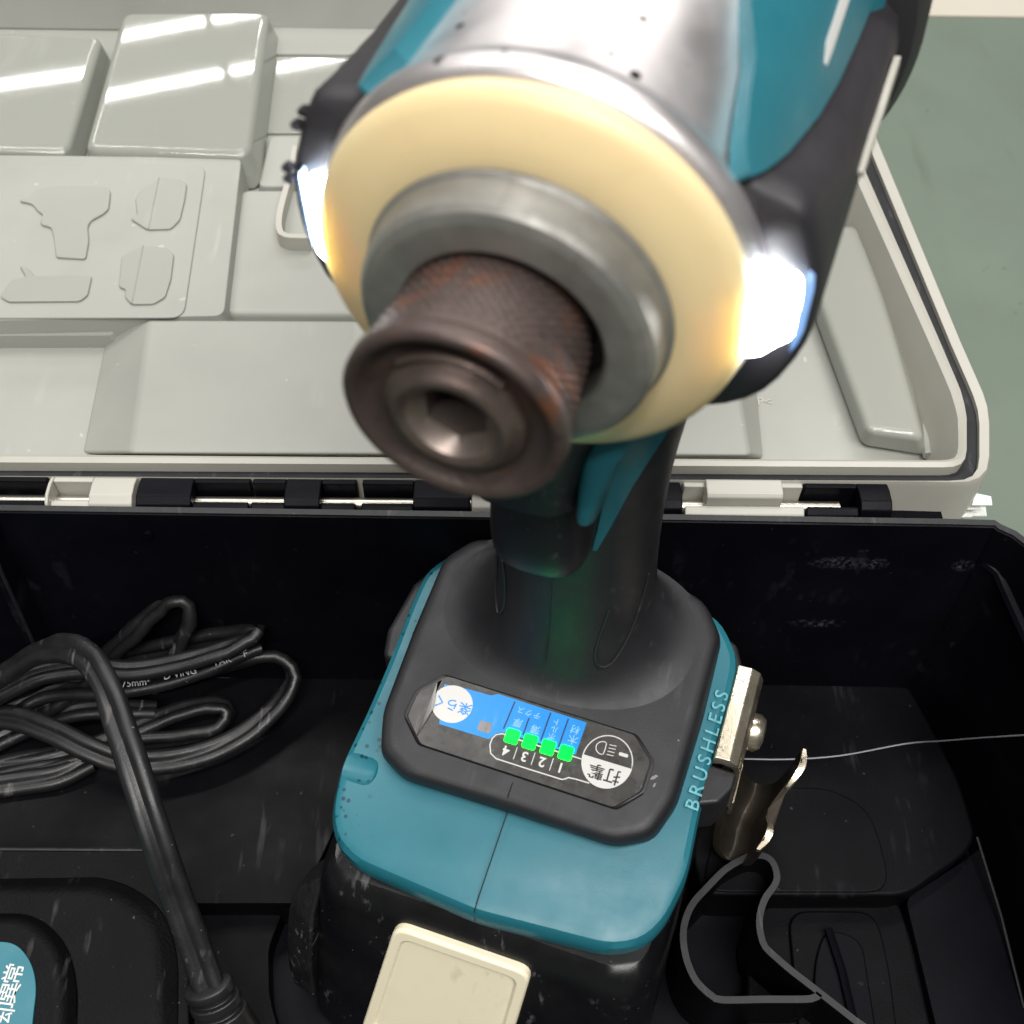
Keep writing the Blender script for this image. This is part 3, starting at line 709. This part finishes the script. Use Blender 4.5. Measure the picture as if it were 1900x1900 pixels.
for x, y, l, wd, a in ((27.4, -3.6, 1.9, .8, .7), (27.9, -5.2, 1.2, .5, 1.2), (12.5, -15.4, 1.2, .35, 2.3), (-6.5, -16.0, 1.1, .3, 1.7), (30.2, 5.5, .5, .4, .2)):
    q = [(x + l / 2 * u * math.cos(a) - wd / 2 * v_ * math.sin(a), y + l / 2 * u * math.sin(a) + wd / 2 * v_ * math.cos(a)) for u, v_ in ((-1, -.4), (-.2, -1), (1, -.3), (.6, .8), (-.5, .6))]
    tm('paint_chip', ([(a_, b_, pz(a_, b_) + (.06 if b_ > -14 else -.75)) for a_, b_ in q], [(0, 1, 2, 3, 4)]), MT['greyprint'], pad, smooth=False, solid=.1)
# rear rubber corners of the foot
for sd in (-1, 1):
    tm('corner_pad', loft([[(sd * x, y, z) for x, y in ((33, 10), (39.8, 9), (41.6, 16), (40.6, 30), (37.0, 38), (30, 41))] for z in (52, 64.5)]), MT['rubber'], foot, bevel=1.5)
# lettering along the right flank
d = Vector((36.15, -6.6, 0)) - Vector((36.3, 25.2, 0))
def on_flank(body, m, bold, dz, nm):
    base = Vector((36.5, 9.2, ztop(36.5, 9.2) + .12 + dz))
    ex = Vector((0, 1, .135)).normalized()           # reading direction: towards the back
    nz = (Vector((.26, 0, 1)) - ex * Vector((.26, 0, 1)).dot(ex)).normalized()
    eyv = nz.cross(ex)
    mt = Matrix((ex, eyv, nz)).transposed().to_4x4(); mt.translation = base
    return text(nm, body, 4.3, m, foot, mt, .16, bold=bold, space=1.38)
# control panel
pl = rounded([(-21.6, 4.3), (-26.2, -.9), (-26.6, -6.7), (-21.6, -11.6), (21.2, -12.2), (25.6, -7.4), (25.8, -.7), (21.0, 3.7)], .8, 2)
zl = lambda x, y: 72.75 + .15 * y
c0 = Vector((-.2, -4))
ringo = [c0 + (p - c0) * 1.035 for p in pl]
fr_v = loft([[(p.x, p.y, zl(*p) - 1.2) for p in ringo], [(p.x, p.y, zl(*p) - .1) for p in ringo], [(c0.x + (p.x - c0.x) * 1.015, c0.y + (p.y - c0.y) * 1.015, zl(*p) + .12) for p in pl], [(p.x, p.y, zl(*p) - .1) for p in pl]], True, True, False)
tm('panel_frame', fr_v, MT['trigger'], pad, ang=60)
panel = tm('control_panel', ([(p.x, p.y, zl(*p) - .12) for p in pl] + [(p.x, p.y, zl(*p) - 1.0) for p in pl], [tuple(range(len(pl))), tuple(range(len(pl), 2 * len(pl)))] + [(i, (i + 1) % len(pl), len(pl) + (i + 1) % len(pl), len(pl) + i) for i in range(len(pl))]), MT['panel'])
H0 = -.12
def sheet(name, pts, m, h, parent=panel):
    return tm(name, ([(x, y, zl(x, y) + H0 + h) for x, y in pts], [tuple(range(len(pts)))]), m, parent, smooth=False)
def line(name, pts, wd, m, h, parent=panel, close=False):
    P = [Vector(p) for p in pts]; a = offs(P, wd / 2); b = offs(P, -wd / 2)
    v = [(p.x, p.y, zl(p.x, p.y) + H0 + h) for p in a + b]; k = len(P)
    return tm(name, (v, [(i, i + 1, k + i + 1, k + i) for i in range(k - 1)]), m, parent, smooth=False)
def disc(cx, cy, rx_, ry_, a0=0, a1=360, n=40):
    return [(cx + rx_ * math.cos(math.radians(a0 + (a1 - a0) * k / n)), cy + ry_ * math.sin(math.radians(a0 + (a1 - a0) * k / n))) for k in range(n if a1 - a0 == 360 else n + 1)]
def ptext(body, x, y, size, m, h, bold=0.0, nm='print'):
    ex, ey = Vector((-1, 0, -.0)), Vector((0, -1, -.15)).normalized()
    nz = ex.cross(ey); mt = Matrix((ex, ey, nz)).transposed().to_4x4(); mt.translation = Vector((x, y, zl(x, y) + H0 + h))
    return text(nm, body, size, m, panel, mt, .0, bold=bold)
sheet('blue_print', [(-21.5, 2.4), (-16.3, 2.85), (-10.9, 2.95), (-9.4, 3.75), (10.7, 3.3), (10.5, -4.05), (-5.5, -3.95), (-6.9, -4.6), (-8.1, -6.35), (-19.4, -6.35)], MT['blue'], .03)
sheet('print_disc', disc(-18.25, -1.35, 4.5, 4.2), MT['white'], .06)
ptext('楽らく', -18.2, -1.4, 2.95, MT['blue'], .09, .035)
sheet('print_button', rounded([(-11.2, -2.9), (-8.4, -2.9), (-8.4, -5.2), (-11.2, -5.2)], .5), MT['greyprint'], .06)
for a, b in (((-5.43, 3.2), (-5.83, -3.3)), ((-1.36, .6), (-1.42, -3.4)), ((2.72, 3.1), (2.57, -3.4)), ((6.72, 2.9), (6.57, -3.6))):
    line('print_line', [a, b], .3, MT['navy'], .06)
LT = mat('light_blue_print', (.22, .50, .86), .4)
for s_, x, y, z in (('木', 9.0, -1.0, 2.3), ('材', 8.8, 1.15, 2.1), ('ボ', 4.5, -1.75, 1.7), ('ル', 4.6, -.1, 1.7), ('ト', 4.5, 1.55, 1.7), ('薄', .7, -1.3, 2.1), ('厚', -3.35, -1.0, 2.1), ('テ', .1, 1.7, 1.7), ('ク', -1.8, 1.75, 1.7), ('ス', -3.6, 1.8, 1.7)):
    ptext(s_, x, y, z, LT, .07, .02)
for x in (-3.5, .48, 4.5, 8.45):
    q = rounded([(x - 1.42, -2.85), (x + 1.42, -2.85), (x + 1.42, -5.85), (x - 1.42, -5.85)], .4, 3)
    tm('mode_lamp', loft([[(p.x, p.y, zl(*p) + H0) for p in q], [(p.x, p.y, zl(*p) + H0 + .3) for p in q]]), MT['green'], panel, bevel=.12, seg=2)
for s_, x in (('4', -3.8), ('3', .35), ('2', 4.25), ('1', 8.3)):
    ptext(s_, x, -7.55, 3.0, MT['white'], .05, .06)
for x in (-1.7, 2.25, 6.3):
    line('print_line', [(x, -6.2), (x, -8.9)], .18, MT['white'], .05)
line('print_line', [(-4.9, -4.35), (-5.7, -4.35), (-6.9, -4.95), (-7.45, -6.0), (-7.45, -7.4), (-6.7, -9.1), (-5.2, -9.85), (2, -9.92), (9.4, -9.92), (10.0, -9.6), (10.5, -9.15), (12, -9.0), (15.0, -8.95)], .26, MT['white'], .05)
for a, b in ((-2.05, -.95), (1.95, 3.05), (5.95, 7.0), (9.9, 12.2)):
    line('print_line', [(a, -4.55), (b, -4.6)], .26, MT['white'], .05)
ring_ = disc(17.25, -3.5, 5.25, 5.6, 0, 360, 48)
line('print_line', [Vector(p) for p in ring_ + ring_[:2]], .24, MT['white'], .05)
sheet('print_disc', [(p[0], p[1]) for p in disc(17.25, -3.5, 5.2, 5.55, 180, 360, 30)], MT['white'], .055)
ptext('打撃', 17.4, -6.0, 3.5, MT['darkhole'], .09, .04)
line('print_line', disc(15.6, -1.0, 1.5, 1.4, 90, 270, 14), .2, MT['white'], .05)
line('print_line', [(15.6, .4), (16.0, .2), (16.1, -1.0), (16.0, -2.2), (15.6, -2.4)], .2, MT['white'], .05)
for k in range(4):
    line('print_line', [(16.7, .1 - .72 * k), (18.2, .2 - .72 * k)], .17, MT['white'], .05)
sheet('print_mark', rounded([(19.1, -.75), (21.1, -.75), (21.1, -1.5), (19.1, -1.5)], .35), MT['white'], .05)
# lifted corner of the covering film
tm('film_flap', ([(-22.2, 3.2, zl(-22, 3) - .05), (-23.0, -10.4, zl(-23, -10) - .05), (-21.7, -3.5, zl(-22, -3.5) + .5), (-22.9, 2.0, zl(-22, 2) + .35)], [(0, 1, 2, 3)]), MT['film'], panel, solid=.12)
on_flank('BRUSHLESS', MT['wornlitteal'], .03, 0, 'lettering')

# ---- battery
def brect(z, hx, y0, y1, r):
    return [(p.x, p.y, z) for p in rounded([(-hx, y0), (hx, y0), (hx, y1), (-hx, y1)], r, 6)]
bat = tm('battery', loft([brect(0, 38.5, -56, 30, 10), brect(3, 40, -57.5, 31, 12), brect(26, 39.6, -48.6, 31, 11), brect(44, 38.6, -42.0, 31, 10), brect(49, 37.4, -39.6, 31, 9), brect(51.2, 35.5, -37.2, 30, 8)]), MT['battery'], ang=40, bevel=0)
PLN = (-58.1, .366)
nb = Vector((0, -1, .366)).normalized()
b2_ = rounded([(-17.4, 46.2), (13.4, 46.2), (10.2, 6.5), (-24.2, 6.5)], 3.2, 5)
bp = lambda p, h: tuple(Vector((p.x, PLN[0] + PLN[1] * p.y, p.y)) + nb * h)
cc = sum(b2_, Vector((0, 0))) / len(b2_)
sc_ = lambda p, k: cc + (p - cc) * k
btn = loft([[bp(p, -1) for p in b2_], [bp(p, 1.3) for p in b2_], [bp(sc_(p, .975), 1.9) for p in b2_], [bp(sc_(p, .86), 1.9) for p in b2_], [bp(sc_(p, .83), 1.1) for p in b2_]])
tm('release_button', btn, MT['button'], bat, bevel=.35, seg=2)
tm('side_latch', loft([[(x, y, z) for y, z in L] for x, L in ((-37.5, ((-54, 6), (-51, 22), (-44, 37), (-36, 43), (-28, 40), (-28, 6))), (-43, ((-53, 7), (-49, 22), (-43, 34), (-37, 38), (-32, 34), (-31, 8))), (-45.6, ((-50, 11), (-47, 22), (-43, 30), (-39, 32), (-36, 28), (-36, 12))))]), MT['latch'], bat, bevel=1.2)

# ---- belt hook at the right of the foot
hk = tm('belt_hook',
        loft([[(p[0], y, p[1]) for p in ((38.0, 63), (38.2, 66.6), (41.5, 66.8), (43.6, 65.6), (44.5, 63.2), (44.8, 44), (43.2, 44), (43.0, 62), (42.2, 63.6), (40, 64.0))] for y in (7.4, 31.4)]), MT['hook'], bevel=.35, seg=2)
P = spline([(44.0, 46, 0), (44.3, 34, 0), (46.0, 24, 0), (50.0, 20.5, 0), (54.4, 24, 0), (56.4, 35, 0), (57.6, 50, 0)], 1.5)
hookrings = []
for i, p in enumerate(P):
    u = i / (len(P) - 1); t = (P[min(i + 1, len(P) - 1)] - P[max(i - 1, 0)]).normalized(); nrm = Vector((-t.y, t.x))
    ring = []
    for sgn, st in ((1, range(9)), (-1, range(8, -1, -1))):
        for q in st:
            v = q / 8                    # across the strip, back to front: the bent end dips in the middle and stands askew
            y = (29 - 5 * u) * (1 - v) + (11 - 12.5 * u) * v
            dz = -7.5 * u ** 2 * math.exp(-((v - .52) / .17) ** 2) - 2.2 * u * v
            dx = -5.4 * u * v + 1.1 * u * math.sin(v * 9)
            ring.append((p.x + sgn * nrm.x * .8 + dx, y, p.y + sgn * nrm.y * .8 + dz))
    hookrings.append(ring)
tm('hook_arm', loft(hookrings, True), MT['armsteel'], hk, bevel=.3, seg=2, ang=40)
for v0, v1 in ((-.01, .34), (.70, 1.01)):    # bright strips: light caught by the free edge, put into colour
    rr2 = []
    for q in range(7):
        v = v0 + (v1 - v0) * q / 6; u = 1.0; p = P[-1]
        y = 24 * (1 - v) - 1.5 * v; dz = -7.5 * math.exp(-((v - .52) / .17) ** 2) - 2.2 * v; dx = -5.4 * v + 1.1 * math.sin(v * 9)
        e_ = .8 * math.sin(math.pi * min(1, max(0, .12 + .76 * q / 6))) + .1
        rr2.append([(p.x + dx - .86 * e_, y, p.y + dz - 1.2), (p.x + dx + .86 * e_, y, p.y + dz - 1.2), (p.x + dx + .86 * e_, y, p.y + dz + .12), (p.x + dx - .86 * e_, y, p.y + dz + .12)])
    tm('hook_lit_edge', loft(rr2, True), MT['hook'], hk)
tm('hook_lit_edge', loft([[(44.4, y, 44.0), (45.2, y, 44.0), (45.2, y, 40 - .5 * abs(y - 14)), (44.4, y, 40 - .5 * abs(y - 14))] for y in (9, 14, 19)], True), MT['hook'], hk)  # bright piece on the leg, its glint put into the colour
scr = loft([[(x, 21 + r * math.cos(2 * math.pi * k / 20), 57 + r * math.sin(2 * math.pi * k / 20)) for k in range(20)] for x, r in ((44.6, 4.3), (46.2, 4.3), (47.4, 3.5), (47.8, 1.5))])
tm('hook_screw', scr, MT['hook'], hk, ang=40)
tm('hook_pad', loft([[(x, y, z) for x, y in ((37, -3), (41.5, -1), (43.6, 3), (43.8, 7), (37, 7.2))] for z in (50, 63.5)]), MT['rubber'], foot, bevel=.9)

# ================================================================== charger and cord
chg = thing('charger', 'black battery charger with a rounded teal label lying in the tray', 'charger', W(120, 1850, 2))
CHO = Vector(W(120, 1850, 2))
def hm(name, vf, m, parent=chg, **kw): return mesh(name, [Vector(p) - CHO for p in vf[0]], vf[1], m, parent, **kw)
cb = poly_px([(-500, 1574), (285, 1577), (318, 1600), (352, 1790), (350, 2100), (-500, 2100)], 44, 5)
body = hm('charger_body', prism(cb, 20.4, 44, .6), MT['charger'], bevel=1.0, seg=3)
hm('scuffed_lit_edge', tube([W(-200, 1574, 44), W(280, 1577, 44)], .4, 6), MT['edge'], body)  # highlight of the charger's back edge laid on as a pale scuffed strip
hm('charger_bulge', prism(poly_px([(-500, 1640), (190, 1650), (262, 1690), (290, 1760), (300, 2100), (-500, 2100)], 46.5, 7), 43.5, 46.5, 5.0), MT['charger'], body, bevel=2.2, seg=4)
hm('charger_bulge', prism(poly_px([(-500, 1702), (45, 1704), (98, 1752), (116, 1822), (112, 2100), (-500, 2100)], 50, 8), 46, 50, 3.0), MT['charger'], body, bevel=1.8, seg=4)
lb = poly_px([(-500, 1744), (28, 1747), (58, 1784), (68, 1830), (58, 1910), (50, 2100), (-500, 2100)], 50.6, 5)
lab = hm('charger_label', prism(lb, 49.8, 50.5), MT['teal'], body, bevel=.15, seg=2)
for ch, px, py in (('常', 27, 1807), ('異', 19, 1842), ('却', 11, 1879)):
    flat_text('lettering', ch, px, py, 50.56, 4.35, MT['white'], body, 83, 0, CHO, bold=.03)

cord = thing('power_cord', 'coiled black twin core power cord looping over the charger into the tray', 'power cord', W(250, 1400, 36))
CDO = Vector(W(250, 1400, 36))
def twin(path_px, step=2.0, r=1.7, gap=3.15):
    """flat twin cable: figure-eight section kept with its flat side to the given normal"""
    ctrl = [W(a, b, z) for a, b, z, *_ in path_px]
    rolls = [(q[3] if len(q) > 3 else 0) for q in path_px]
    pts = spline(ctrl, step); rv = spline([Vector((q, i, 0)) for i, q in enumerate(rolls)], .05) 
    n = 11; rings = []
    for i, p in enumerate(pts):
        u = i / (len(pts) - 1)
        t = (pts[min(i + 1, len(pts) - 1)] - pts[max(i - 1, 0)]).normalized()
        # roll by nearest control point
        acc = 0; best = 1e9
        for c, q in zip(ctrl, rolls):
            dd = (c - p).length + 1.0
            pass
        ws = [1 / ((c - p).length + 2) ** 3 for c in ctrl]
        roll = sum(a * b for a, b in zip(ws, rolls)) / sum(ws)
        nrm = Vector((0, -.55, .83)); nrm = (nrm - t * nrm.dot(t)).normalized(); side = t.cross(nrm)
        a = math.radians(roll); s2 = side * math.cos(a) + nrm * math.sin(a); n2 = nrm * math.cos(a) - side * math.sin(a)
        ring = []
        for sgn in (1, -1):
            for k in range(n):
                th = math.radians(-148 + 296 * k / (n - 1))
                lx = sgn * (gap / 2 + r * math.cos(th)); ly_ = r * math.sin(th) * sgn
                ring.append(p + s2 * lx + n2 * ly_)
        rings.append(ring)
    return loft(rings, True)
def cable(path, r=1.55, gap=2.9):
    v, f = twin(path, 2.0, r, gap)
    return mesh('cable', [p - CDO for p in v], f, MT['cord'], cord, ang=75)
# lead from the coil over to the charger's plug end
cable([(-160, 1420, 44, 20), (-60, 1300, 58, 10), (20, 1243, 68, 60), (75, 1210, 76, 60), (122, 1203, 82, 20), (160, 1218, 85, -10), (192, 1262, 86, -25), (222, 1345, 85, -10), (255, 1445, 82, 0), (290, 1555, 76, 5), (330, 1670, 66, 0), (365, 1765, 58, 0), (392, 1845, 52, 0)], 1.75, 3.2)
# the coil, one run after another
cable([(-120, 1350, 44, 10), (0, 1330, 48, 5), (85, 1352, 49, 0), (160, 1388, 48, 0), (225, 1412, 46, 0), (300, 1414, 44, 10), (380, 1398, 43, 20), (455, 1362, 43, 30), (515, 1308, 44, 40), (545, 1258, 46, 60), (528, 1225, 48, 80), (490, 1218, 49, 85), (430, 1232, 49, 80), (360, 1250, 48, 70), (290, 1268, 47, 70), (180, 1280, 45, 60), (60, 1305, 43, 40), (-90, 1370, 42, 20)])
cable([(-120, 1345, 50, 30), (0, 1285, 53, 30), (80, 1250, 55, 40), (170, 1240, 56, 50), (250, 1244, 57, 50), (340, 1228, 58, 50), (420, 1204, 60, 50), (468, 1182, 61, 70), (478, 1170, 61, 100), (440, 1172, 58, 80), (380, 1184, 55, 60), (320, 1198, 53, 50), (240, 1216, 50, 40), (130, 1250, 47, 30), (0, 1310, 45, 20), (-110, 1380, 44, 10)])
cable([(60, 1330, 40, 20), (140, 1275, 46, 20), (190, 1228, 52, 20), (250, 1172, 60, 25), (300, 1124, 66, 40), (328, 1112, 68, 70), (348, 1122, 67, 110), (352, 1150, 64, 120), (336, 1190, 58, 120), (312, 1235, 52, 110), (290, 1275, 46, 90)])
cable([(-110, 1390, 43, 20), (0, 1330, 44, 40), (90, 1286, 46, 60), (200, 1282, 49, 70), (300, 1268, 50, 75), (390, 1240, 51, 75), (455, 1212, 52, 80), (486, 1203, 52, 95)])
cable([(-60, 1400, 38.5, 20), (60, 1345, 40, 30), (150, 1318, 41, 40), (230, 1316, 41, 50), (290, 1318, 40, 60)])
cable([(-100, 1430, 38, 20), (60, 1420, 38.5, 20), (180, 1385, 39, 30), (270, 1345, 40, 40), (340, 1318, 41, 50), (400, 1308, 41, 60), (424, 1322, 40, 90), (405, 1350, 39, 90), (340, 1368, 38.5, 60), (240, 1380, 38, 40)])
cable([(-100, 1455, 38, 10), (20, 1420, 38.5, 20), (100, 1406, 38.5, 30), (170, 1396, 38.5, 40)])
cable([(-100, 1472, 38, 10), (40, 1452, 38.3, 10), (110, 1440, 38.3, 15), (170, 1412, 38.5, 30)])
# moulded strain relief at the end of the lead
ax0, ax1 = W(384, 1826, 53.5), W(432, 1925, 41)
tt = (ax1 - ax0).normalized(); sd_ = tt.cross(Vector((0, -.4, .9))).normalized(); un = sd_.cross(tt)
sr = []
for u, a, b in ((0, 4.0, 2.6), (.02, 5.0, 3.6), (.07, 5.2, 3.8), (.16, 5.1, 3.7), (.17, 3.9, 2.7), (.26, 4.0, 2.8), (.27, 5.3, 3.9), (.40, 5.4, 4.0), (.41, 4.2, 3.0), (.50, 4.3, 3.1), (.51, 5.6, 4.2), (1, 6.2, 4.8)):
    c = ax0.lerp(ax1, u); sr.append([c - CDO + sd_ * a * math.cos(2 * math.pi * k / 28) + un * b * math.sin(2 * math.pi * k / 28) for k in range(28)])
mesh('strain_relief', *loft(sr), MT['cord'], cord, bevel=.3, seg=2)
# faint print on the sheath
for s_, px, py, z, a, sz in (('0.75mm²', 245, 1268, 55.0, 7, 2.3), ('D VING', 334, 1250, 56.4, 13, 2.3), ('TAK', 412, 1227, 57.2, 17, 2.3), ('F', 455, 1213, 57.6, 18, 2.3)):
    p = W(px, py, z) - CDO
    text('lettering', s_, sz, MT['thread'], cord, Matrix.Translation(p) @ Matrix.Rotation(math.radians(a), 4, 'Z') @ Matrix.Rotation(math.radians(35), 4, 'X'), 0)

# ================================================================== small things
thr = spline([W(1375, 1408, 37.2), W(1460, 1409, 37.2), W(1560, 1402, 37.2), W(1680, 1380, 37.4), W(1745, 1375, 48), W(1820, 1369, 64), W(1900, 1364, 80), W(1990, 1357, 95)], 3)
mesh('thread', *tube(thr, .17, 6), MT['thread'], None, label='thin pale thread lying across the right side of the tray', cat='thread')

rng = random.Random(3)
v, f = [], []
for k, (a, b, z) in enumerate(((1785, 952, 80), (1800, 938, 82), (1822, 930, 84), (1812, 950, 80))):
    c = W(a, b, z); q = [c + Vector((rng.uniform(-2.4, 2.4), rng.uniform(-1.5, 1.5), rng.uniform(-1, 1))) for _ in range(4)]
    q = [c + Vector((-2.6, -1.2, 0)), c + Vector((1.8, -1.6, .8)), c + Vector((2.4, 1.3, .2)), c + Vector((-1.5, 1.6, 1.0))]
    n0 = len(v); v += q; f.append((n0, n0 + 1, n0 + 2)); f.append((n0, n0 + 2, n0 + 3))
mesh('plastic_scrap', v, f, MT['scrap'], None, smooth=False, solid=.25, label='crumpled scrap of clear plastic at the right back corner of the case', cat='scrap')
